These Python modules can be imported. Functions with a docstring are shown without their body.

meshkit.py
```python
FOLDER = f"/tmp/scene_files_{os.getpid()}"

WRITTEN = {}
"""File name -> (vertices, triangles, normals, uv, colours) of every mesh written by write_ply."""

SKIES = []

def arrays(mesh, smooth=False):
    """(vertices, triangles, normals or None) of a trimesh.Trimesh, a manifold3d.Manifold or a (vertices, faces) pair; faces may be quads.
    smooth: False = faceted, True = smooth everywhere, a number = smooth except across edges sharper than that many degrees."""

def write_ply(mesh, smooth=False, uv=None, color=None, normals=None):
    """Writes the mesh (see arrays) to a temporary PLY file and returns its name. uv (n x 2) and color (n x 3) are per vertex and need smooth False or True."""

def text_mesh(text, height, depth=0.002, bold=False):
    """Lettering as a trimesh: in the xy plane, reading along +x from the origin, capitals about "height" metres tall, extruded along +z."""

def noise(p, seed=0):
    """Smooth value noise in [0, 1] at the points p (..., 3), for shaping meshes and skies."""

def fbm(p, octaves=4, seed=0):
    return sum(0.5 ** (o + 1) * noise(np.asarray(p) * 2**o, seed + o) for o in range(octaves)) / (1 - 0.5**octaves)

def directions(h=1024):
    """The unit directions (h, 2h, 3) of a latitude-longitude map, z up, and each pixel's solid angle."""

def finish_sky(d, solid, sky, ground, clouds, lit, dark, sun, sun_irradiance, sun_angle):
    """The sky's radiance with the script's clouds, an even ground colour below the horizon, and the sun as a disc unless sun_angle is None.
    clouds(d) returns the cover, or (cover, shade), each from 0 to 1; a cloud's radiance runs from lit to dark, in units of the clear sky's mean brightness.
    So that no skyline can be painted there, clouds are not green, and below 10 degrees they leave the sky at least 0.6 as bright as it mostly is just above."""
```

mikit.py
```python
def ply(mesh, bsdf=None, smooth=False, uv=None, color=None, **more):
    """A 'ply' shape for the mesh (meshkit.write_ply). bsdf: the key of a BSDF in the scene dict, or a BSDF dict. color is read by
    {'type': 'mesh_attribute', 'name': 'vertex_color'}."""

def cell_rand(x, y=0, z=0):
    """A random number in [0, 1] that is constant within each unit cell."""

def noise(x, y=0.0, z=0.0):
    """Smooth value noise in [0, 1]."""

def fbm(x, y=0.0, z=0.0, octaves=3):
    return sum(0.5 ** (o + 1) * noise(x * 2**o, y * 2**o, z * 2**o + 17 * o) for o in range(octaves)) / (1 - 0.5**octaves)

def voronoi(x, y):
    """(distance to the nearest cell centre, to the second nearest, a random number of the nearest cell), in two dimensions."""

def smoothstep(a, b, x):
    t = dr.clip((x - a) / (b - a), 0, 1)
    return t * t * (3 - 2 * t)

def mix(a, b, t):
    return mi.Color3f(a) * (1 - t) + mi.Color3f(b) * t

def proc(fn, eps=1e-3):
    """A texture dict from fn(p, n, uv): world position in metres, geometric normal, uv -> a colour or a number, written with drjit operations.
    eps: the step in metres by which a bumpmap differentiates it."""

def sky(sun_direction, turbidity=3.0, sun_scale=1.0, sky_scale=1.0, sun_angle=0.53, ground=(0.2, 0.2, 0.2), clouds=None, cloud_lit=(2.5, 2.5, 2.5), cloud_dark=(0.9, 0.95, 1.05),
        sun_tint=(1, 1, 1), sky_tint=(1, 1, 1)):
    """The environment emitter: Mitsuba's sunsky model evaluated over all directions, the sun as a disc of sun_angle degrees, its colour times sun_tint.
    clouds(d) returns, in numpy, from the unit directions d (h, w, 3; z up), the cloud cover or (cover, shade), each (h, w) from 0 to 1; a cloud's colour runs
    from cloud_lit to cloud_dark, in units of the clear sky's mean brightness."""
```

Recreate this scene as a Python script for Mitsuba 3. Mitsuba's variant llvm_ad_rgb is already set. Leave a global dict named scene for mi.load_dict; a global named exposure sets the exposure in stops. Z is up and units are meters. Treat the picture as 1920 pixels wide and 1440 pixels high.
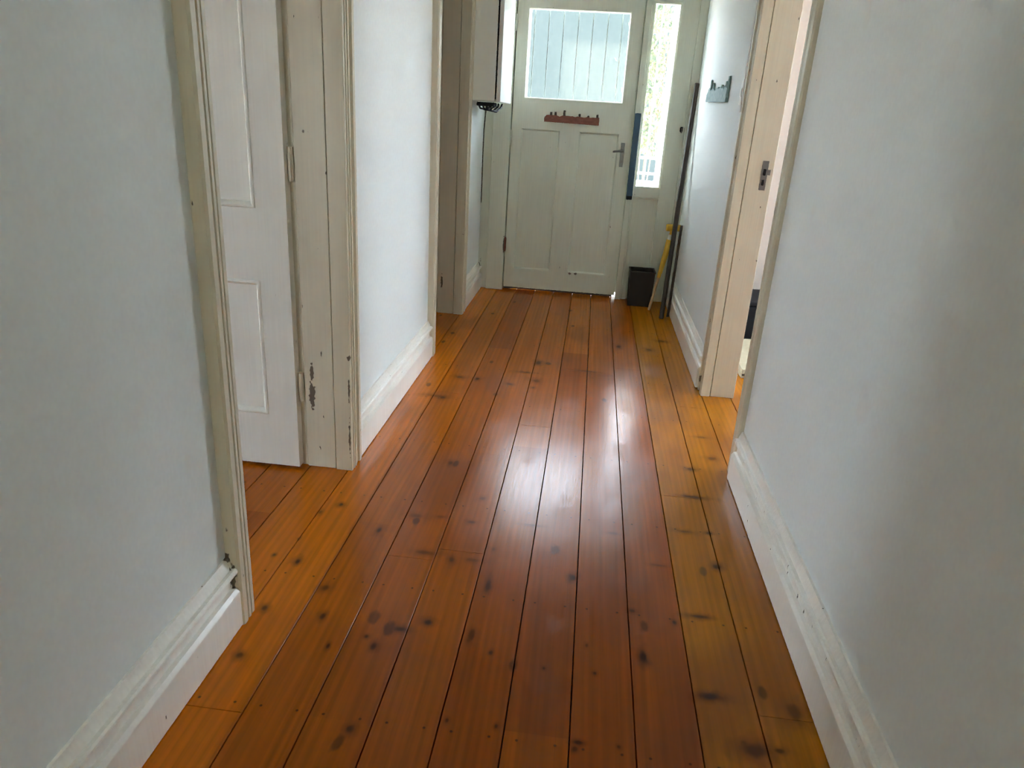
import math, random
import numpy as np
import trimesh
import drjit as dr
import mitsuba as mi
import mikit, meshkit
from shapely.geometry import Polygon, box as sbox
from mikit import proc, noise, fbm, voronoi, cell_rand, smoothstep, mix

random.seed(7)
RNG = np.random.default_rng(7)
scene, labels = {}, {}
T = mi.ScalarTransform4f

# ---------------------------------------------------------------- camera, sky, exposure
# a phone held 1.2 m above the boards, pitched 20 degrees down, rolled a little
EYE = np.array([0.0, 0.0, 1.2])
RIGHT = np.array([0.9919, 0.11356, 0.05692])
RIGHT, DOWN, FORWARD = (np.array(r) for r in zip([0.9919, 0.09294, -0.08659], [0.11356, -0.34337, 0.93231], [0.05692, -0.93459, -0.35114]))
M = np.eye(4)
M[:3, 0], M[:3, 1], M[:3, 2], M[:3, 3] = -RIGHT, -DOWN, FORWARD, EYE
scene['camera'] = {'type': 'perspective', 'fov': 70.88, 'fov_axis': 'x', 'near_clip': 0.02, 'far_clip': 500.0, 'to_world': T(M.tolist())}
# bright thin cloud all over, and a high sun on the right-hand side of the house
SUN = (0.70, 0.08, 0.90)
scene['sky'] = mikit.sky(SUN, turbidity=4.0, sun_scale=0.15, sky_scale=1.0, sun_angle=1.5, ground=(0.35, 0.35, 0.34),
                         clouds=lambda d: (np.full(d.shape[:2], 0.97), 0.25 * meshkit.noise(d * 3.0, 3)), cloud_lit=(0.90, 1.04, 1.17), cloud_dark=(0.72, 0.85, 0.98))
exposure = 7.42

# ---------------------------------------------------------------- helpers
def key_for(name, parent=None):
    base = (parent + '__' if parent else '') + name
    key, k = base, 0
    while key in scene or key in labels:
        k += 1
        key = f'{base}_{k:03d}'
    return key


def obj(name, mesh, bsdf, parent=None, smooth=False, label=None, cat=None, group=None, kind=None):
    key = key_for(name, parent)
    scene[key] = mikit.ply(mesh, bsdf, smooth=smooth)
    tag(key, label, cat, group, kind)
    return key


def tag(key, label=None, cat=None, group=None, kind=None):
    d = {k: v for k, v in (('label', label), ('category', cat), ('group', group), ('kind', kind)) if v}
    if d:
        labels[key] = d


def thing(name, label, cat=None, group=None, kind=None):
    key = key_for(name)
    tag(key, label, cat, group, kind)
    return key


def cat(*ms):
    return trimesh.util.concatenate([m for m in ms])


def bx(x0, x1, y0, y1, z0, z1, b=0.0):
    """A box; b bevels its twelve edges."""
    x0, x1 = sorted((x0, x1)); y0, y1 = sorted((y0, y1)); z0, z1 = sorted((z0, z1))
    if b <= 0:
        return trimesh.creation.box(bounds=[[x0, y0, z0], [x1, y1, z1]])
    b = min(b, (x1 - x0) * .45, (y1 - y0) * .45, (z1 - z0) * .45)
    pts = []
    for sx in (0, 1):
        for sy in (0, 1):
            for sz in (0, 1):
                p = np.array([(x0, x1)[sx], (y0, y1)[sy], (z0, z1)[sz]], float)
                q = np.array([(1, -1)[sx], (1, -1)[sy], (1, -1)[sz]]) * b
                for k in range(3):
                    e = q.copy(); e[k] = 0
                    pts.append(p + e)
    return trimesh.convex.convex_hull(np.array(pts))


def extrude(profile, length):
    return trimesh.creation.extrude_polygon(profile, length, engine='earcut')


def mapped(mesh, fn):
    v = np.asarray(mesh.vertices)
    m = trimesh.Trimesh(fn(v[:, 0], v[:, 1], v[:, 2]).T, mesh.faces, process=False)
    if m.volume < 0:
        m.invert()
    return m


def plate(outer, holes, fn, thick):
    """A flat plate in (u, v) with rectangular holes, thick along w, placed by fn(u, v, w)."""
    p = sbox(*outer)
    for h in holes:
        p = p.difference(sbox(*h))
    parts = list(getattr(p, 'geoms', [p]))
    return cat(*[mapped(extrude(g, thick), lambda u, v, w: np.array(fn(u, v, w))) for g in parts])


def ring(rect, profile, fn):
    """A mitred moulding round the inside of a rectangle (u0, v0, u1, v1): profile = (inset, w) points."""
    u0, v0, u1, v1 = rect
    vs, fs = [], []
    for a, w in profile:
        vs += [(u0 + a, v0 + a, w), (u1 - a, v0 + a, w), (u1 - a, v1 - a, w), (u0 + a, v1 - a, w)]
    n = len(profile)
    for i in range(n - 1):
        for k in range(4):
            a, b = 4 * i + k, 4 * i + (k + 1) % 4
            fs += [(a, b, b + 4), (a, b + 4, a + 4)]
    v = np.array(vs)
    return trimesh.Trimesh(np.array(fn(v[:, 0], v[:, 1], v[:, 2])).T, fs, process=False)


def tube(points, r, sides=12, r1=None):
    """A round rod along a polyline, capped."""
    p = np.asarray(points, float)
    t = np.gradient(p, axis=0); t /= np.linalg.norm(t, axis=1, keepdims=True)
    ref = np.array([0, 0, 1.0]) if abs(t[0, 2]) < .9 else np.array([1.0, 0, 0])
    a = np.cross(t, ref); a /= np.linalg.norm(a, axis=1, keepdims=True)
    b = np.cross(t, a)
    rr = np.linspace(r, r if r1 is None else r1, len(p))[:, None, None]
    ang = np.arange(sides) * 2 * np.pi / sides
    ringv = p[:, None] + rr * (np.cos(ang)[None, :, None] * a[:, None] + np.sin(ang)[None, :, None] * b[:, None])
    v = np.vstack([ringv.reshape(-1, 3), p[:1], p[-1:]])
    f = []
    n = len(p)
    for i in range(n - 1):
        for j in range(sides):
            q, s = i * sides + j, i * sides + (j + 1) % sides
            f += [(q, s, s + sides), (q, s + sides, q + sides)]
    for j in range(sides):
        f += [(n * sides, (j + 1) % sides, j), (n * sides + 1, (n - 1) * sides + j, (n - 1) * sides + (j + 1) % sides)]
    m = trimesh.Trimesh(v, f, process=False)
    if m.volume < 0:
        m.invert()
    return m


def lathe(profile, at, axis='z'):
    m = trimesh.creation.revolve(np.array(profile, float), sections=24)
    if axis == 'x':
        m.apply_transform(trimesh.transformations.rotation_matrix(math.pi / 2, [0, 1, 0]))
    if axis == 'y':
        m.apply_transform(trimesh.transformations.rotation_matrix(math.pi / 2, [1, 0, 0]))
    m.apply_translation(at)
    return m


# ---------------------------------------------------------------- materials
PITCH, BOARD0 = 0.1362, 0.057      # floor boards: width and the x of one joint
KNOTS = [
    (-0.546,1.831,0.014,0.0289,0.8), (-0.368,1.411,0.0333,0.0172,0.9), (-0.309,1.448,0.0196,0.0178,0.95), (-0.194,1.423,0.0129,0.0388,0.6), (-0.183,1.624,0.0128,0.0427,0.75),
    (-0.302,1.722,0.0149,0.0207,0.7), (-0.245,1.733,0.03,0.013,0.4), (-0.387,1.743,0.0451,0.0185,0.5), (-0.454,1.935,0.0359,0.0251,0.45), (-0.279,1.934,0.0229,0.0155,0.55),
    (-0.378,1.945,0.0262,0.0126,0.4), (0.046,1.705,0.0207,0.0252,0.8), (0.225,1.42,0.0141,0.034,0.95), (0.311,1.563,0.0111,0.0151,0.9), (0.377,1.599,0.0423,0.0111,0.75),
    (0.461,1.839,0.0221,0.0195,0.9), (0.464,2.022,0.017,0.013,0.9), (0.389,2.016,0.0374,0.0129,0.5), (0.442,2.25,0.0654,0.0155,0.75), (0.46,2.465,0.0323,0.0181,0.7),
    (0.368,1.318,0.0364,0.0166,0.95), (0.204,1.59,0.0168,0.0134,0.6), (-0.394,1.097,0.0149,0.0173,0.85), (-0.706,1.259,0.0165,0.0148,0.7), (-0.723,1.426,0.0155,0.0198,0.7),
    (-0.72,1.631,0.0128,0.0218,0.9), (-0.604,1.533,0.019,0.0241,0.6), (-0.571,1.423,0.0103,0.0196,0.8), (-0.521,1.323,0.0085,0.0175,0.8), (-0.443,1.371,0.0088,0.011,0.8),
    (-0.416,1.34,0.0111,0.0177,0.85), (0.438,1.18,0.0469,0.0312,0.7), (0.549,1.304,0.0312,0.0494,0.55), (0.491,1.189,0.0157,0.0113,0.7), (-0.196,3.536,0.0272,0.0433,0.7),
    (-0.467,3.214,0.0199,0.0294,0.8), (-0.553,3.214,0.0398,0.0295,0.6), (-0.308,3.183,0.0248,0.0216,0.6), (-0.187,3.26,0.0355,0.0375,0.5), (-0.579,2.936,0.0207,0.0252,0.7),
    (-0.611,2.948,0.0692,0.019,0.4), (0.227,3.944,0.0243,0.0522,0.6), (0.394,3.933,0.0304,0.0309,0.5), (-0.25,3.369,0.0574,0.0158,0.5), (0.054,3.47,0.0811,0.0166,0.45),
    (-0.421,2.316,0.0151,0.0295,0.6), (-0.268,2.085,0.0174,0.0175,0.4), (-0.192,3.163,0.0148,0.0213,0.5), (0.069,1.123,0.0086,0.0106,0.7), (0.158,1.144,0.0066,0.0081,0.6),
    (-0.192,1.799,0.0092,0.0138,0.3), (0.552,2.577,0.0294,0.0244,0.6), (0.537,2.772,0.0447,0.0166,0.45), (0.481,4.126,0.0446,0.0337,0.5), (0.088,1.436,0.0065,0.0134,0.5),
    (0.108,1.345,0.0074,0.0086,0.7), (0.076,1.141,0.0175,0.0054,0.9), (-0.01,1.34,0.0049,0.0086,0.7), (-0.201,1.152,0.0066,0.0112,0.6), (-0.097,1.154,0.0055,0.0098,0.7),
    (-0.139,1.369,0.0075,0.0108,0.7), (-0.705,1.952,0.0131,0.0192,0.8), (-0.754,1.895,0.0112,0.0184,0.5), (-0.761,1.74,0.0075,0.0134,0.5), (-0.796,1.649,0.0072,0.0098,0.7),
    (0.292,1.813,0.0312,0.0082,0.4), (0.162,1.959,0.0332,0.0124,0.35), (-0.088,1.954,0.0496,0.0094,0.3),
]


def two(b):
    return {'type': 'twosided', 'bsdf': b}


def principled(color, rough=0.5, **k):
    c = color if isinstance(color, dict) else {'type': 'rgb', 'value': list(color)}
    return two({'type': 'principled', 'base_color': c, 'roughness': rough, **k})


def wood(p, n, uv):
    b = dr.floor((p.x - BOARD0) / PITCH)
    r1, r2 = cell_rand(b + 50, 3), cell_rand(b + 50, 11)
    seg = dr.floor((p.y + 7 * r1) / 2.6)
    r3 = cell_rand(b + 50, seg, 5)
    warp = 0.012 * (noise(p.x * 6 + 40 * r1, p.y * 1.1) - 0.5)
    g = fbm((p.x + warp) * 95 + 30 * r1, p.y * 1.3 + 9 * r2, 0.0, 3)
    fine = noise(p.x * 420, p.y * 9)
    rings = 0.5 + 0.5 * dr.sin((p.x + 2.2 * warp) * 300 + 5 * noise(p.x * 11 + 60 * r2, p.y * 0.8))
    base = mix((0.385, 0.096, 0.001), (0.285, 0.057, 0.001), r3)
    yellow = smoothstep(0.322, 0.332, p.x) * (1 - smoothstep(0.9, 0.95, p.x))
    gold = smoothstep(-0.625, -0.635, p.x) * smoothstep(-0.95, -0.85, p.x)
    base = mix(base, (0.38, 0.128, 0.001), yellow)
    base = mix(base, (0.54, 0.142, 0.001), gold * 0.8)
    c = base * (0.68 + 0.34 * g + 0.10 * rings + 0.12 * fine)
    stain = smoothstep(0.52, 0.78, fbm(p.x * 5 + 3, p.y * 2.2 + 8, 0.0, 3))
    c = mix(c, mi.Color3f(0.17, 0.045, 0.012), 0.45 * stain)
    k, halo = mi.Float(0), mi.Float(0)
    wob = 0.55 + 1.1 * fbm(p.x * 55, p.y * 30, 0.0, 3)
    for kx, ky, rx, ry, s in KNOTS:
        d = dr.sqrt(dr.square((p.x - kx) / max(rx, .006)) + dr.square((p.y - ky) / max(ry, .008))) * wob
        k = dr.maximum(k, s * (1 - smoothstep(0.20, 0.85, d)))
        halo = dr.maximum(halo, s * (1 - smoothstep(0.5, 1.9, d)))
    # small knots elsewhere
    cx, cy = p.x / 0.21, p.y / 0.42
    d1, d2, w = voronoi(cx + 31, cy + 13)
    k = dr.maximum(k, 0.6 * (1 - smoothstep(0.03, 0.075, d1 * wob)) * smoothstep(0.62, 0.66, w))
    # pairs of nail heads over every joist
    fy = p.y / 0.45 - dr.floor(p.y / 0.45) - 0.5
    u = (p.x - BOARD0) / PITCH - b - 0.5
    nail = dr.sqrt(dr.square(fy * 0.45) + dr.square((dr.abs(u) - 0.29) * PITCH))
    k = dr.maximum(k, 0.75 * (1 - smoothstep(0.0022, 0.0040, nail)))
    c = mix(c, mi.Color3f(0.13, 0.028, 0.006), 0.65 * halo)
    return mix(c, mi.Color3f(0.030, 0.010, 0.006), k)


def wood_rough(p, n, uv):
    s = fbm(p.x * 260, p.y * 14, 0.0, 2)
    w = fbm(p.x * 7, p.y * 5, 4.0, 3)
    return 0.21 + 0.06 * (s - 0.5) + 0.08 * smoothstep(0.45, 0.75, w)


def wood_bump(p, n, uv):
    return 0.0010 * fbm(p.x * 9, p.y * 3.0, 2.0, 2) + 0.00006 * noise(p.x * 300, p.y * 40)


scene['mat_floor'] = two({'type': 'bumpmap', 'arbitrary': {**proc(wood_bump), }, 'scale': 1.0,
                          'bsdf': {'type': 'principled', 'base_color': proc(wood), 'roughness': proc(wood_rough), 'specular': 0.26}})


def plaster(p, n, uv):
    a = fbm(p.y * 3.1 + 5, p.z * 3.1, p.x * 3.1, 3)
    r = noise(p.y * 160, p.z * 110, p.x * 160)
    c = mix((0.66, 0.71, 0.70), (0.695, 0.735, 0.73), a)
    scuff = smoothstep(0.70, 0.80, fbm(p.y * 8 + 2, p.z * 6, p.x * 8, 3))
    c = mix(c, mi.Color3f(0.66, 0.64, 0.60), 0.30 * scuff)
    return c * (0.98 + 0.04 * r)


scene['mat_wall'] = principled(proc(plaster), 0.62, specular=0.35)
scene['mat_ceiling'] = principled((0.60, 0.59, 0.55), 0.8)
CHIPS = [(-0.878, 2.185, 0.35, .008, .03), (-0.88, 2.185, 0.27, .011, .05), (-0.751, 2.185, 0.12, .004, .07), (-0.75, 2.185, 0.30, .004, .05), (-0.748, 2.185, .415, .006, .01),
         (-0.775, 1.357, 0.19, .012, .014), (-0.762, 1.357, 0.145, .010, .035), (0.601, 3.35, 0.06, .012, .02), (-0.76, 5.11, 0.20, .012, .07), (-0.592, 5.11, 0.32, .010, .07),
         (-0.11, 5.115, 0.155, .012, .010), (-0.07, 5.115, 0.155, .012, .010), (-0.88, 4.335, 0.20, .008, .05)]


def cream(c0, c1, dirt=0.5):
    def fn(p, n, uv):
        a = fbm(p.x * 9 + 3, p.y * 9, p.z * 2.2, 3)
        brush = noise(p.x * 240, p.y * 240, p.z * 6)
        c = mix(c0, c1, a) * (0.965 + 0.07 * brush)
        grime = smoothstep(0.55, 0.78, fbm(p.x * 22 + 9, p.y * 22 + 1, p.z * 7, 3))
        c = mix(c, mi.Color3f(0.45, 0.38, 0.28), dirt * 0.3 * grime)
        chip = smoothstep(0.84, 0.86, fbm(p.x * 70, p.y * 70, p.z * 26 + 5, 3))
        for x, y, z, r, h in CHIPS:
            d = dr.sqrt(dr.square((p.x - x) / r) + dr.square((p.y - y) / (r + .006)) + dr.square((p.z - z) / h)) * (0.6 + 0.8 * noise(p.x * 200, p.y * 200, p.z * 120))
            chip = dr.maximum(chip, 1 - smoothstep(0.75, 0.95, d))
        return mix(c, mi.Color3f(0.075, 0.05, 0.03), 0.9 * chip)
    return fn


scene['mat_trim'] = principled(proc(cream((0.57, 0.52, 0.40), (0.62, 0.575, 0.46), 0.25)), 0.34, specular=0.5)
scene['mat_skirting'] = principled(proc(cream((0.73, 0.715, 0.66), (0.78, 0.765, 0.715), 0.15)), 0.30, specular=0.5)
scene['mat_leaf'] = principled(proc(cream((0.65, 0.635, 0.565), (0.69, 0.675, 0.61), 0.2)), 0.36, specular=0.5)
scene['mat_front_door'] = principled(proc(cream((0.61, 0.63, 0.53), (0.655, 0.67, 0.57), 0.3)), 0.34, specular=0.5)
scene['mat_underlay'] = principled((0.02, 0.012, 0.008), 0.9)
scene['mat_pane'] = {'type': 'thindielectric'}
scene['mat_steel'] = principled((0.16, 0.15, 0.14), 0.5, metallic=1.0)
scene['mat_chrome'] = principled((0.17, 0.18, 0.175), 0.35, metallic=1.0)
scene['mat_dark_bars'] = principled((0.16, 0.19, 0.19), 0.5)
scene['mat_black'] = principled((0.008, 0.009, 0.011), 0.6, specular=0.2)
scene['mat_bin'] = principled(proc(lambda p, n, uv: mix((0.008, 0.005, 0.004), (0.014, 0.009, 0.008), noise(p.x * 60, p.y * 60, p.z * 9))), 0.5)
scene['mat_blue'] = principled(proc(lambda p, n, uv: mix((0.012, 0.045, 0.085), (0.02, 0.075, 0.14), fbm(p.x * 30, p.y * 30, p.z * 5))), 0.38, specular=0.6)
scene['mat_white_metal'] = principled(proc(lambda p, n, uv: mix((0.76, 0.78, 0.78), (0.80, 0.81, 0.80), noise(p.x * 12, p.y * 12, p.z * 5))), 0.35)
scene['mat_cabinet'] = principled(proc(lambda p, n, uv: mix((0.78, 0.80, 0.76), (0.82, 0.84, 0.80), fbm(p.x * 12, p.y * 12, p.z * 3))), 0.4)
scene['mat_plastic'] = principled((0.80, 0.80, 0.78), 0.3)
scene['mat_yellow'] = principled(proc(lambda p, n, uv: mix((0.62, 0.36, 0.02), (0.70, 0.44, 0.03), noise(p.x * 80, p.y * 80, p.z * 40))), 0.42)
scene['mat_ash'] = principled(proc(lambda p, n, uv: mix((0.42, 0.26, 0.13), (0.52, 0.34, 0.18), noise(p.x * 200, p.y * 200, p.z * 12))), 0.5)
scene['mat_dark_wood'] = principled(proc(lambda p, n, uv: mix((0.018, 0.014, 0.012), (0.06, 0.04, 0.03), fbm(p.x * 160, p.y * 160, p.z * 6))), 0.4)
scene['mat_plaque_brown'] = principled(proc(lambda p, n, uv: mix((0.16, 0.045, 0.03), (0.24, 0.085, 0.055), noise(p.x * 70, p.y * 70, p.z * 90))), 0.5)
scene['mat_plaque_green'] = principled(proc(lambda p, n, uv: mix((0.13, 0.23, 0.22), (0.22, 0.33, 0.32), noise(p.x * 90, p.y * 40, p.z * 70))), 0.6)
scene['mat_cloth'] = principled(proc(lambda p, n, uv: mix((0.36, 0.32, 0.22), (0.44, 0.40, 0.29), fbm(p.x * 30, p.y * 30, p.z * 30))), 0.9)
scene['mat_concrete'] = principled(proc(lambda p, n, uv: mix((0.50, 0.50, 0.49), (0.62, 0.62, 0.60), fbm(p.x * 2, p.y * 2, 0.0, 4))), 0.9)
scene['mat_garden_wall'] = principled(proc(lambda p, n, uv: mix((0.0195, 0.0290, 0.0265), (0.0235, 0.0315, 0.0300), fbm(p.x * 1.3, p.y * 2, p.z * 1.3, 3))), 0.9)
scene['mat_roof'] = principled((0.12, 0.12, 0.13), 0.9)
scene['mat_white_post'] = principled((0.78, 0.77, 0.78), 0.5)
scene['mat_foliage'] = {'type': 'principledthin', 'base_color': proc(lambda p, n, uv: mix((0.105, 0.130, 0.090), (0.19, 0.195, 0.115), smoothstep(.3, .7, noise(p.x * 9, p.y * 9, p.z * 9)))), 'roughness': 0.6, 'diff_trans': 0.8}
scene['mat_blind'] = {'type': 'principledthin', 'base_color': {'type': 'rgb', 'value': [0.76, 0.73, 0.64]}, 'roughness': 0.9, 'diff_trans': 1.1}
scene['mat_beige'] = principled((0.50, 0.44, 0.39), 0.5)
scene['mat_bark'] = principled((0.12, 0.08, 0.05), 0.9)

# ---------------------------------------------------------------- the shell of the house
XL, XR = -0.775, 0.612            # hall faces of the side walls
XL2, XR2 = -0.905, 0.750          # their room faces
YEND = 5.12                       # hall face of the entrance screen
YBACK = -3.0
CEIL = 2.90
OUT = 3.5                         # outer walls of the side rooms
HEAD = 2.04                       # height of the door heads
OPEN_1 = (1.413, 2.185)           # doorways: near and far jamb
OPEN_2 = (3.54, 4.34)
OPEN_3 = (2.49, 3.27)
LT = 0.02                         # thickness of the jamb linings


def wall_x(x0, x1, outer, holes):
    """A wall across x between x0 and x1: outline and holes in (y, z)."""
    return plate(outer, holes, lambda u, v, w: (x0 + w, u, v), x1 - x0)


def wall_y(y0, y1, outer, holes):
    return plate(outer, holes, lambda u, v, w: (u, y0 + w, v), y1 - y0)


def hole(o):
    return (o[0] - LT, -1, o[1] + LT, HEAD + LT)


obj('wall_left', wall_x(XL2, XL, (YBACK, 0, YEND + .14, CEIL), [hole(OPEN_1), hole(OPEN_2)]), 'mat_wall', label='pale lilac-white plaster wall on the left of the hall, with two doorways', kind='structure')
obj('wall_right', wall_x(XR, XR2, (YBACK, 0, YEND + .14, CEIL), [hole(OPEN_3)]), 'mat_wall', label='pale grey-white plaster wall on the right of the hall, with one doorway', kind='structure')
WIN_F = (1.95, 0.50, 3.42, 2.45)
obj('wall_end', wall_y(YEND, YEND + .14, (-OUT, 0, OUT, CEIL), [(XL, -1, XR, 2.62), WIN_F]), 'mat_wall', label='white front wall of the house around the entrance screen', kind='structure')
WIN_L1, WIN_L2 = (-2.3, 0.5, -1.5, 1.75), (1.25, 0.6, 1.95, 1.45)
WIN_BACK = (-0.70, 0.5, 0.54, 2.4)
obj('wall_back', wall_y(YBACK - .14, YBACK, (-OUT, 0, OUT, CEIL), [WIN_BACK, WIN_L1]), 'mat_wall', label='white wall at the back of the hall, behind the camera', kind='structure')
WIN_R = (2.15, 0.85, 3.6, 2.05)
obj('wall_left_room', wall_x(-OUT - .14, -OUT, (YBACK, 0, YEND + .14, CEIL), [WIN_L2]), 'mat_wall', label='outer wall of the rooms on the left, with a window', kind='structure')
obj('wall_right_room', wall_x(OUT, OUT + .14, (YBACK, 0, YEND + .14, CEIL), [WIN_R]), 'mat_wall', label='outer wall of the room on the right, with a window', kind='structure')
obj('wall_left_partition', bx(-OUT, XL2, 2.95, 3.05, 0, CEIL), 'mat_wall', label='partition between the two left rooms', kind='structure')
obj('wall_right_partition', bx(XR2, OUT, 0.5, 0.6, 0, CEIL), 'mat_wall', label='partition at the near end of the right room', kind='structure')
obj('ceiling', bx(-OUT - .14, OUT + .14, YBACK - .14, YEND + .14, CEIL, CEIL + .12), 'mat_ceiling', label='cream ceiling above the hall and rooms', kind='structure')

roof_pts = [(x, y, z) for y in (YBACK - .5, YEND + .14) for x, z in ((-OUT - .5, 3.24), (OUT + .5, 3.24), (-OUT - .5, 3.30), (OUT + .5, 3.30), (-1.0, 5.2), (1.0, 5.2))]
obj('roof', trimesh.convex.convex_hull(np.array(roof_pts)), 'mat_roof', label='dark pitched roof of the house', kind='structure')

# floor boards, every plank its own piece
fl = obj('floor', bx(-OUT - .14, OUT + .14, YBACK - .14, YEND + .14, -0.12, -0.022), 'mat_underlay', label='varnished amber pine floor of long boards running down the hall', kind='structure')


def plank(x0, x1, y0, y1):
    c, d = 0.0005, 0.022
    pts = [(x, y, -d) for x in (x0, x1) for y in (y0, y1)] + [(x, y, -c) for x in (x0, x1) for y in (y0, y1)] + [(x, y, 0.0) for x in (x0 + c, x1 - c) for y in (y0 + c * .4, y1 - c * .4)]
    return trimesh.convex.convex_hull(np.array(pts))


JOINTS = {-3: [-.9, 1.77, 3.35], -2: [2.72, .2], -4: [1.71, 3.9], 0: [3.46, -.5], -1: [3.46, -1.2], 2: [2.24, 4.2], 3: [1.28, 3.1], 1: [.4, 4.0], -5: [.7, 3.0], -6: [1.1, 4.3], -7: [2.3]}
k0, k1 = math.floor((-OUT - BOARD0) / PITCH), math.ceil((OUT - BOARD0) / PITCH)
for k in range(k0, k1):
    x0 = BOARD0 + k * PITCH
    cuts = sorted(JOINTS.get(k, [-0.4 + 3 * RNG.random()]))
    ys = [YBACK] + cuts + [YEND + .06]
    for a, b in zip(ys[:-1], ys[1:]):
        obj('board', plank(max(x0, -OUT) + .0015, min(x0 + PITCH, OUT) - .0015, a + .0006, b - .0006), 'mat_floor', fl)


# ---------------------------------------------------------------- skirting, linings, architraves
def skirt_profile(h=0.19):
    return Polygon([(0, .004), (.0295, .004), (.030, .006), (.030, .097), (.0285, .101), (.022, .109), (.0130, .1115), (.0120, .118), (.0125, .130), (.0160, .142), (.0230, .149),
                    (.0275, .151), (.0285, .155), (.0275, .160), (.0235, .1635), (.0150, .164), (.0148, .168), (.0135, .173), (.0085, .182), (.0065, h), (0, h)])


def skirt_x(wall_face, side, y0, y1):
    """Skirting on a side wall; side +1 stands out towards +x."""
    return mapped(extrude(skirt_profile(), y1 - y0), lambda d, z, l: np.array([wall_face + side * d, y0 + l, z]))


for y0, y1, what in ((YBACK, OPEN_1[0] - .058, 'cream moulded skirting board nearest on the left, ending at the first doorway'),
                     (OPEN_1[1] + .098, OPEN_2[0] - .062, 'cream moulded skirting board between the two left doorways'),
                     (OPEN_2[1] + .098, YEND, 'short cream skirting board on the left beside the front door')):
    obj('baseboard_left', skirt_x(XL, 1, y0, y1), 'mat_skirting', smooth=25, label=what, kind='structure')
for y0, y1, what in ((YBACK, OPEN_3[0] - .072, 'scuffed cream moulded skirting board nearest on the right'), (OPEN_3[1] + .098, YEND, 'cream skirting board on the far right wall towards the front door')):
    obj('baseboard_right', skirt_x(XR, -1, y0, y1), 'mat_skirting', smooth=25, label=what, kind='structure')


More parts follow.
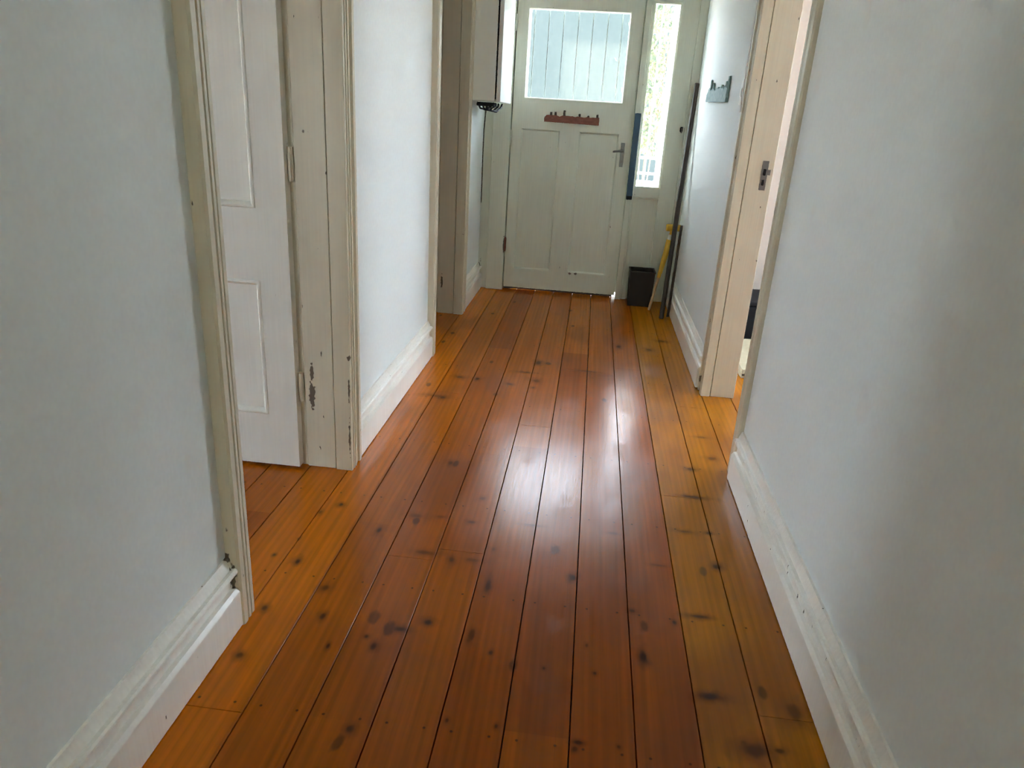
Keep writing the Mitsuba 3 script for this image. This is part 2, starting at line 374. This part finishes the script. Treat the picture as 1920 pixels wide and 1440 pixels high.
def casing_profile(w, t):
    """Architrave section: (distance from the opening, stand-out from the wall face), with a return into the doorway."""
    pts = [(-.004, -.026), (-.004, t - .002), (-.002, t), (.010, t), (.0125, t - .005), (.0155, t - .005), (.018, t + .001), (.026, t + .001), (.029, t - .006), (.033, t - .006), (.036, t + .002)]
    if w > .08:
        pts += [(w - .026, t - .006), (w - .022, t + .002)]
    pts += [(w - .004, t + .002), (w, t - .004), (w, 0), (.018, 0), (.018, -.026)]
    return Polygon(pts)


def doorway(name, label, face, back, side, opening, widths, t):
    y0, y1 = opening
    root = thing(name, label, kind='structure')
    top = HEAD + .10
    for sgn, y, w in ((-1, y0, widths[0]), (1, y1, widths[1])):
        obj('casing', mapped(extrude(casing_profile(w, t), top), lambda a, d, l: np.array([face + side * d, y + sgn * a, l])), 'mat_trim', root, smooth=20)
    obj('casing', mapped(extrude(casing_profile(.08, t), y1 - y0 + .0), lambda a, d, l: np.array([face + side * d, y0 + l, HEAD + a])), 'mat_trim', root, smooth=20)
    xa, xb = sorted((back, face - side * .030))
    obj('jamb', bx(xa, xb, y0 - LT, y0, 0, HEAD, .0015), 'mat_trim', root)
    obj('jamb', bx(xa, xb, y1, y1 + LT, 0, HEAD, .0015), 'mat_trim', root)
    obj('jamb', bx(xa, xb, y0 - LT, y1 + LT, HEAD, HEAD + LT, .0015), 'mat_trim', root)
    for ya, yb in () if side < 0 else ((y0 - .09, y0 - .006), (y1 + .006, y1 + .09)):
        obj('casing', bx(back, back - side * .028, ya, yb, 0, top, .003), 'mat_trim', root)
    return root


doorway('trim_1', 'chipped cream door surround of the nearest doorway on the left', XL, XL2, 1, OPEN_1, (.057, .098), .031)
doorway('trim_2', 'cream door surround of the far doorway on the left', XL, XL2, 1, OPEN_2, (.060, .098), .031)
t3 = doorway('trim_3', 'cream door surround of the doorway on the right, with a lock plate', XR, XR2, -1, OPEN_3, (.070, .098), .016)

# lock plate let into the right jamb: plate, latch slot, bolt slot, screws
yj = OPEN_3[1]
sp = obj('strike_plate', plate((0.700, 0.955, 0.726, 1.075), [(0.707, 1.016, 0.719, 1.042), (0.707, 0.975, 0.718, 0.998)], lambda u, v, w: (u, yj - .002 + w, v), .002), 'mat_steel', t3, label='worn metal lock plate with two dark slots')
obj('slot', bx(0.707, 0.719, yj - .0012, yj - .0004, 1.016, 1.042), 'mat_black', sp, label='black latch slot')
obj('slot', bx(0.707, 0.718, yj - .0012, yj - .0004, 0.975, 0.998), 'mat_black', sp, label='black bolt slot')
obj('lip', bx(0.719, 0.738, yj - .003, yj - .0005, 1.018, 1.040, .001), 'mat_steel', sp)


# ---------------------------------------------------------------- panelled room doors standing open
def room_door(name, label, x_hinge, y_face, width, panels=True):
    """Opened 90 degrees into the left room: u runs from the hinge edge away from the hall, w into the leaf."""
    th, h = 0.036, 2.02
    fn = lambda u, v, w: (x_hinge - u, y_face + w, v)
    root = thing(name, label, kind='structure')
    st = .099
    cw = (width - 3 * st) / 2
    cols = [(st, st + cw), (2 * st + cw, 2 * st + 2 * cw)]
    rows = [(.200, .660), (.885, 1.87)]
    rects = [(a, r0, b, r1) for a, b in cols for r0, r1 in rows]
    obj('frame', plate((0, .012, width, h), rects, fn, th), 'mat_leaf', root)
    for r in rects:
        pn = obj('panel', plate((r[0] - .004, r[1] - .004, r[2] + .004, r[3] + .004), [], lambda u, v, w: fn(u, v, w + .012), .012), 'mat_leaf', root)
        obj('moulding', ring(r, [(-.0005, .0), (.003, -.003), (.008, -.004), (.012, .001), (.016, .006), (.019, .0122)], fn), 'mat_leaf', pn)
    return root


d2 = room_door('door_2', 'white panelled door standing open inside the nearest left doorway', -0.921, 2.148, .765)
d3 = room_door('door_3', 'white door open inside the far left doorway, seen only as a sliver', -0.921, 4.303, .79)
for root, y, zs in ((d2, 2.185, (.30, 1.02, 1.75)), (d3, 4.34, (.30, 1.02, 1.75))):
    for z in zs:
        hg = obj('hinge', bx(-0.921, -0.9055, y - .012, y - .004, z - .05, z + .05), 'mat_trim', root)
        obj('knuckle', trimesh.creation.cylinder(.006, .1, sections=12, transform=trimesh.transformations.translation_matrix([-0.913, y - .013, z])), 'mat_trim', hg, smooth=40)

# ---------------------------------------------------------------- entrance screen: frame, front door, sidelight
fr = thing('trim_4', 'cream timber frame of the entrance around front door and sidelight', kind='structure')
F = lambda u, v, w: (u, YEND + w, v)        # w runs outwards from the hall face


def fbox(name, x0, x1, z0, z1, y0, y1, m='mat_front_door', parent=fr, b=.002, **k):
    return obj(name, bx(x0, x1, YEND + y0, YEND + y1, z0, z1, b), m, parent, **k)


fbox('jamb', XL, -.712, 0, 2.62, .010, .14)
fbox('jamb', -.712, -.590, 0, 2.12, -.012, .10)
fbox('rebate', -.590, -.500, 0.03, 2.12, .046, .10)
fbox('mullion', .2265, .262, 0, 2.12, -.016, .10)
fbox('mullion', .262, .2765, 0, 2.12, -.002, .10)
fbox('stile', .2765, .304, 0, .776, .006, .09)
fbox('stile', .448, .560, 0, 2.12, .004, .09)
fbox('stile', .560, XR, 0, 2.62, -.004, .14)
fbox('rail', .2765, .448, .716, .778, .000, .09)
fbox('bead', .2765, .448, .706, .717, .004, .03)
fbox('side_panel', .300, .450, 0.0, .716, .030, .06)
fbox('head', -.712, .560, 2.05, 2.13, -.012, .10)
fbox('head', .2765, .448, 1.905, 2.05, .004, .09)
fbox('transom_panel', -.712, .560, 2.13, 2.62, .03, .07)
fbox('mullion', .206, .2265, 0.034, 2.12, .046, .10)
fbox('threshold', -.590, .2045, 0.0, .032, .047, .12, m='mat_dark_wood', label='dark worn threshold under the front door')
w1 = thing('window_1', 'tall narrow sidelight window to the right of the front door', kind='structure')
obj('frame', ring((.2765, .778, .448, 1.905), [(0, .004), (.004, .002), (.009, .006), (.009, .030)], F), 'mat_front_door', w1)
obj('pane', trimesh.Trimesh([(.2765, YEND + .03, .778), (.448, YEND + .03, .778), (.448, YEND + .03, 1.905), (.2765, YEND + .03, 1.905)], [(0, 1, 2), (0, 2, 3)], process=False), 'mat_pane', w1)

dr1 = thing('door_1', 'cream front door with a large upper pane and two lower panels', kind='structure')
GL = (-.513, 1.300, .142, 1.842)
PANELS = [(-.522, .158, -.252, 1.116), (-.130, .158, .143, 1.116)]
obj('frame', plate((-.583, .024, .219, 2.04), [GL] + PANELS, F, .044), 'mat_front_door', dr1)
for r in PANELS:
    pn = obj('panel', plate((r[0] - .004, r[1] - .004, r[2] + .004, r[3] + .004), [], lambda u, v, w: F(u, v, w + .014), .012), 'mat_front_door', dr1)
    obj('moulding', ring(r, [(-.0005, 0), (.004, .0005), (.008, .004), (.012, .010), (.014, .0142)], F), 'mat_front_door', pn)
pn = obj('pane', trimesh.Trimesh([(GL[0], YEND + .022, GL[1]), (GL[2], YEND + .022, GL[1]), (GL[2], YEND + .022, GL[3]), (GL[0], YEND + .022, GL[3])], [(0, 1, 2), (0, 2, 3)], process=False), 'mat_pane', dr1)
obj('bead', ring(GL, [(-.0005, 0), (.003, -.001), (.007, .004), (.010, .010), (.010, .021)], F), 'mat_front_door', pn)
# lever handle on a long plate
hd = obj('handle', cat(bx(.158, .184, YEND - .004, YEND - .0002, .905, 1.060, .003)), 'mat_chrome', dr1, label='chrome lever handle on a long back plate')
obj('lever', cat(tube([(.171, YEND - .003, 1.010), (.171, YEND - .042, 1.010)], .009), tube([(.177, YEND - .040, 1.010), (.150, YEND - .043, 1.008), (.108, YEND - .040, 1.002)], .0085, r1=.006)), 'mat_chrome', hd, smooth=40)
obj('lock_cylinder', lathe([(0, 0), (.009, 0), (.009, .006), (0, .007)], (.171, YEND - .003, .940), 'y'), 'mat_steel', hd, smooth=40)
for z in (.33, 1.05, 1.75):
    obj('hinge', cat(bx(-.592, -.578, YEND - .014, YEND - .010, z - .05, z + .05), trimesh.creation.cylinder(.006, .1, sections=12, transform=trimesh.transformations.translation_matrix([-.586, YEND - .015, z]))), 'mat_plaque_brown' if z < .5 else 'mat_front_door', dr1)

# ---------------------------------------------------------------- windows of the rooms
def sash_window(name, label, fn, rect, n):
    root = thing(name, label, kind='structure')
    u0, v0, u1, v1 = rect
    s, mid = .05, (v0 + v1) / 2
    us = np.linspace(u0, u1, n + 1)
    holes = [(a + s / 2, v0 + s, b - s / 2, mid - s / 2) for a, b in zip(us[:-1], us[1:])] + [(a + s / 2, mid + s / 2, b - s / 2, v1 - s) for a, b in zip(us[:-1], us[1:])]
    obj('window_frame', plate(rect, holes, fn, .05), 'mat_white_metal', root)
    v = np.array([(u0, v0, .025), (u1, v0, .025), (u1, v1, .025), (u0, v1, .025)])
    obj('pane', trimesh.Trimesh(np.array(fn(v[:, 0], v[:, 1], v[:, 2])).T, [(0, 1, 2), (0, 2, 3)], process=False), 'mat_pane', root)


sash_window('window_2', 'sash window of the near left room, outside the view', lambda u, v, w: (u, YBACK - .12 + w, v), WIN_L1, 1)
sash_window('window_6', 'second sash window of the near left room, outside the view', lambda u, v, w: (-OUT - .12 + w, u, v), WIN_L2, 1)
sash_window('window_3', 'wide sash window of the right room, outside the view', lambda u, v, w: (OUT + .07 + w, u, v), WIN_R, 2)
sash_window('window_5', 'front window of the right room, outside the view', lambda u, v, w: (u, YEND + .05 + w, v), WIN_F, 1)
sash_window('window_4', 'window at the back of the hall, behind the camera', lambda u, v, w: (u, YBACK - .12 + w, v), WIN_BACK, 1)

obj('window_blind', plate((-0.72, .48, 0.56, 2.44), [], lambda u, v, w: (u, YBACK + .012 + w, v), .002), 'mat_blind', label='translucent white roller blind over the back window, behind the camera', cat='blind')

# ---------------------------------------------------------------- things in the hall
# meter cabinet high on the left wall next to the front door
mc = thing('meter_cabinet', 'white painted meter cabinet hanging on the left wall beside the front door', 'cabinet')
CB = (4.445, 4.975, 1.262, 2.12)
obj('body', bx(XL, -.616, CB[0], CB[1], CB[2], CB[3], .003), 'mat_cabinet', mc)
obj('seal', bx(-.616, -.606, CB[0] + .010, CB[1] - .010, CB[2] + .010, CB[3] - .01), 'mat_black', mc, label='dark gap behind the cabinet door')
dd = obj('door', bx(-.606, -.582, CB[0] - .002, CB[1], CB[2] - .004, CB[3], .003), 'mat_white_metal', mc, label='bright white cabinet door')
cb = thing('cable_bundle', 'dark cables bunched under the white meter cabinet', 'cable')
obj('clamp', bx(-.745, -.640, 4.60, 4.74, 1.234, 1.2560, .004), 'mat_black', cb)
for i in range(4):
    x = -.735 + .022 * i
    pts = [(x, 4.62 + .02 * i, 1.246), (x + .004, 4.66, 1.222 - .004 * i), (x + .030, 4.72, 1.215 - .003 * i), (x + .05, 4.80, 1.235), (x + .045, 4.86, 1.250)]
    obj('cable', tube(pts, .006, 8), 'mat_black', cb, smooth=40)
obj('wire', tube([(-.715, 4.80, 1.2540), (-.722, 4.84, 1.20), (-.738, 4.90, 1.10), (-.748, 4.96, .95), (-.752, 5.0, .62)], .0035, 8), 'mat_dark_wood', cb, smooth=40, label='thin grey wire hanging down')

# blue metal strip standing on the frame beside the handle
bs = obj('metal_strip', bx(.2275, .268, YEND - .034, YEND - .0165, .698, 1.250, .003), 'mat_blue', label='dark blue upright metal strip on the frame beside the front door handle', cat='metal strip')
obj('end_block', bx(.2285, .267, YEND - .036, YEND - .0345, .698, .722), 'mat_black', bs)
# jagged reddish brown plaque on the rail of the front door
pb = thing('door_plaque', 'reddish brown jagged-topped plaque fixed across the front door under its pane', 'plaque')
xs = np.linspace(-.367, -.002, 26)
tops = np.array([1.190, 1.206, 1.214, 1.226, 1.206, 1.228, 1.205, 1.199, 1.208, 1.240, 1.222, 1.214, 1.206, 1.210, 1.202, 1.210, 1.224, 1.204, 1.202, 1.206, 1.216, 1.204, 1.212, 1.206, 1.226, 1.222])
obj('body', mapped(extrude(Polygon([(-.367, 1.164), (-.002, 1.158)] + list(zip(xs[::-1], np.minimum(tops, 1.207)[::-1]))), .016), lambda u, v, w: np.array([u, YEND - .0165 + w, v])), 'mat_plaque_brown', pb)
for i in (3, 5, 9, 16, 20, 24):
    obj('peg', bx(xs[i] - .007, xs[i] + .007, YEND - .014, YEND - .002, 1.19, tops[i], .002), 'mat_dark_wood', pb)
# grey green plaque on the right wall
pg = thing('wall_plaque', 'grey-green plaque with upright points on the right wall before the doorway', 'plaque')
ys = np.linspace(3.86, 4.56, 22)
zt = np.array([1.43, 1.375, 1.41, 1.37, 1.39, 1.375, 1.40, 1.385, 1.38, 1.395, 1.385, 1.39, 1.375, 1.385, 1.39, 1.42, 1.385, 1.38, 1.44, 1.40, 1.375, 1.36])
obj('body', mapped(extrude(Polygon([(3.86, 1.312), (4.56, 1.327)] + list(zip(ys[::-1], np.minimum(zt, 1.392)[::-1]))), .014), lambda u, v, w: np.array([XR - .0145 + w, u, v])), 'mat_plaque_green', pg)
for i in (0, 2, 6, 15, 18, 19):
    obj('point', bx(XR - .012, XR - .002, ys[i] - .012, ys[i] + .012, 1.33, zt[i], .002), 'mat_plaque_green', pg)
# switch plate and its conduit beside the right architrave
sw = thing('light_switch', 'small white light switch on the right wall beside the door surround', 'light switch')
obj('plate', bx(XR - .010, XR - .0005, 3.425, 3.505, 1.292, 1.392, .003), 'mat_plastic', sw)
obj('rocker', bx(XR - .016, XR - .010, 3.448, 3.482, 1.325, 1.360, .003), 'mat_plastic', sw)
cd = obj('conduit', tube([(XR - .011, 3.392, 1.262), (XR - .011, 3.392, 1.62), (XR - .011, 3.390, 2.4), (XR - .011, 3.392, 2.895)], .010, 12), 'mat_plastic', smooth=40, label='thin white conduit running up the right wall beside the door surround', cat='conduit')
# hook on the entrance frame
hk = thing('hook', 'small dark hook on the entrance frame right of the sidelight', 'hook')
obj('base', bx(.531, .549, YEND - .0085, YEND - .0042 + .004, 1.150, 1.182, .002), 'mat_black', hk)
obj('arm', tube([(.540, YEND - .006, 1.172), (.540, YEND - .026, 1.168), (.540, YEND - .030, 1.152), (.540, YEND - .020, 1.146)], .004, 8), 'mat_steel', hk, smooth=40)

# dark pole leaning in the corner, second thinner stick beside it
obj('pole', tube([(.520, 4.640, .004), (.594, 5.050, 1.445)], .0155, 14), 'mat_dark_wood', smooth=40, label='long dark wooden pole leaning in the corner right of the front door', cat='pole')
obj('stick', tube([(.567, 4.70, .004), (.596, 4.86, .58)], .009, 12), 'mat_dark_wood', smooth=40, label='short dark stick leaning behind the long pole in the corner', cat='stick')
# yellow gripped tool leaning
yt = thing('garden_tool', 'yellow-gripped tool with pale wooden shaft leaning beside the dark bin', 'tool')
a, b = np.array([.452, 4.845, .004]), np.array([.556, 4.955, .545])
P = lambda s: a + (b - a) * s
obj('shaft', tube([P(0), P(.5)], .009, 12, r1=.010), 'mat_ash', yt, smooth=40, label='pale ash shaft')
obj('sleeve', tube([P(.40), P(.60), P(.86)], .012, 14, r1=.023), 'mat_yellow', yt, smooth=40, label='yellow plastic sleeve')
obj('collar', tube([P(.86), P(.92)], .021, 14), 'mat_plastic', yt, smooth=40, label='white collar')
obj('grip', cat(tube([P(.92), P(1.0)], .016, 14), tube([P(1.0) + np.array([-.045, -.004, .004]), P(1.0) + np.array([.045, .004, .004])], .023, 14)), 'mat_yellow', yt, smooth=40, label='yellow cross grip')
# dark bin under the sidelight
db = thing('bin', 'dark brown square bin on the floor under the sidelight', 'bin')
X0, X1, Y0, Y1, H = .300, .478, 4.925, 5.095, .236
def frustum(x0, x1, y0, y1, z0, z1, s0, s1):
    pts = []
    for z, s in ((z0, s0), (z1, s1)):
        pts += [(x0 + s, y0 + s, z), (x1 - s, y0 + s, z), (x1 - s, y1 - s, z), (x0 + s, y1 - s, z)]
    return trimesh.convex.convex_hull(np.array(pts))
import manifold3d as m3
def to_m(m):
    return m3.Manifold(m3.Mesh(np.asarray(m.vertices, np.float32), np.asarray(m.faces, np.uint32)))
obj('body', to_m(frustum(X0, X1, Y0, Y1, .001, H, .012, .004)) - to_m(frustum(X0 + .006, X1 - .006, Y0 + .006, Y1 - .006, .010, H + .01, .012, .004)), 'mat_bin', db)
obj('rim', plate((X0, Y0, X1, Y1), [(X0 + .012, Y0 + .012, X1 - .012, Y1 - .012)], lambda u, v, w: (u, v, H + w), .008), 'mat_bin', db)

# ---------------------------------------------------------------- glimpsed in the right room
wd = thing('wardrobe', 'pinkish beige wardrobe by the far wall of the right room, glimpsed through the doorway', 'wardrobe')
obj('plinth', bx(.86, 1.95, 4.71, 5.115, .001, .17, .004), 'mat_beige', wd)
obj('ledge', bx(.85, 1.96, 4.70, 5.118, .17, .195, .006), 'mat_beige', wd)
obj('carcass', bx(.87, 1.94, 4.74, 5.115, .195, 2.0, .006), 'mat_beige', wd)
for xa in (.885, 1.41):
    dw = obj('door', bx(xa, xa + .515, 4.722, 4.738, .215, 1.985, .004), 'mat_beige', wd)
    obj('knob', lathe([(0, 0), (.008, 0), (.008, .012), (.016, .018), (.016, .026), (0, .030)], (xa + (.48 if xa < 1 else .035), 4.722, 1.0), 'y'), 'mat_steel', dw, smooth=40)
bk = thing('storage_box', 'black storage box on the floor of the right room, glimpsed through the doorway', 'box')
obj('body', bx(.93, 1.45, 4.25, 4.62, .001, .225, .008), 'mat_black', bk)
obj('lid', bx(.922, 1.458, 4.242, 4.628, .225, .250, .006), 'mat_black', bk)
g = trimesh.creation.box(extents=[.62, .58, .05])
for _ in range(4):
    g = g.subdivide()
g.apply_translation([1.15, 3.87, .027])
v = np.array(g.vertices)
n3 = meshkit.fbm(v * np.array([9, 9, 2]))
v[:, 2] = np.where(v[:, 2] > .03, v[:, 2] + .030 * (n3 - .5), np.maximum(v[:, 2], .002))
v[:, 0] += .02 * (meshkit.noise(v * 11 + 5) - .5)
rb = obj('blanket', trimesh.Trimesh(v, g.faces, process=False), 'mat_cloth', smooth=50, label='crumpled cream blanket lying on the floor inside the right doorway', cat='blanket')
obj('edge_cord', tube([(.842, 3.575, .02), (.95, 3.573, .026), (1.1, 3.570, .02), (1.25, 3.575, .026), (1.45, 3.572, .02)], .005, 8), 'mat_dark_wood', rb, label='dark edging')

# ---------------------------------------------------------------- the garden outside
obj('ground', bx(-40, 40, -40, 60, -.40, -.25), 'mat_concrete', label='pale concrete paving outside the house', kind='structure')
obj('wall_garden', bx(-22, 22, 20.0, 20.3, -.25, 3.95), 'mat_garden_wall', label='tall pale green rendered wall beyond the front garden', kind='structure')
vr = thing('veranda_roof', 'flat veranda roof over the front step', 'roof')
obj('deck', bx(-1.6, 1.3, YEND + .142, 6.50, 2.87, 2.93), 'mat_roof', vr)
obj('beam', bx(-1.6, 1.3, 6.36, 6.44, 2.85, 2.87), 'mat_white_post', vr)
sg = thing('security_grille', 'row of thin upright steel bars outside the pane of the front door', 'grille')
for z in (1.22, 1.93):
    obj('rail', bx(-.56, .19, YEND + .10, YEND + .112, z, z + .02), 'mat_dark_bars', sg)
for x in (-.479, -.385, -.289, -.193, -.098, -.002, .090):
    obj('bar', bx(x - .0035, x + .0035, YEND + .103, YEND + .110, 1.24, 1.93), 'mat_dark_bars', sg)
sg2 = thing('gate', 'thin steel gate seen through the sidelight', 'gate')
yg = YEND + 1.0
for x in np.linspace(.10, .80, 8):
    obj('bar', bx(x - .006, x + .006, yg, yg + .012, -.25, 1.10 if abs(x - .4) > .02 else 2.3), 'mat_dark_bars', sg2)
for z in (.42, .80, .92):
    obj('rail', bx(.06, .84, yg - .004, yg + .014, z, z + .022), 'mat_dark_bars', sg2)
vp = thing('veranda_post', 'white square veranda post outside the sidelight', 'post')
obj('shaft', bx(.505, .615, 6.34, 6.46, -.25, 2.85, .006), 'mat_white_post', vp)
obj('base', bx(.490, .630, 6.325, 6.475, -.25, -.05, .006), 'mat_white_post', vp)
sh = thing('shrub', 'loose yellow-green shrub in the garden seen through the sidelight', 'shrub')
nl = 3000
cen = np.column_stack([.70 + .15 * RNG.standard_normal(nl), 11.0 + .30 * RNG.standard_normal(nl), 0.75 + 2.15 * RNG.random(nl)])
th = RNG.random((nl, 3)) * 2 * np.pi
d1 = np.column_stack([np.cos(th[:, 0]) * np.cos(th[:, 1]), np.sin(th[:, 0]) * np.cos(th[:, 1]), np.sin(th[:, 1])])
d2_ = np.cross(d1, np.column_stack([np.cos(th[:, 2]), np.sin(th[:, 2]), np.ones(nl) * .3]))
d2_ /= np.linalg.norm(d2_, axis=1, keepdims=True)
L, W = .042, .019
q = np.stack([cen - d1 * L, cen + d2_ * W, cen + d1 * L, cen - d2_ * W], 1).reshape(-1, 3)
i4 = np.arange(nl) * 4
obj('foliage', trimesh.Trimesh(q, np.vstack([np.stack([i4, i4 + 1, i4 + 2], 1), np.stack([i4, i4 + 2, i4 + 3], 1)]), process=False), 'mat_foliage', sh, kind='stuff')
for dx_, dy_ in ((-.15, 0), (0, .1), (.14, -.05)):
    obj('stem', tube([(.70 + dx_ * .2, 11.0, -.25), (.70 + dx_ * .6, 11.0 + dy_, .9), (.70 + dx_, 11.0 + dy_ * 2, 2.2)], .012, 8, r1=.006), 'mat_bark', sh)
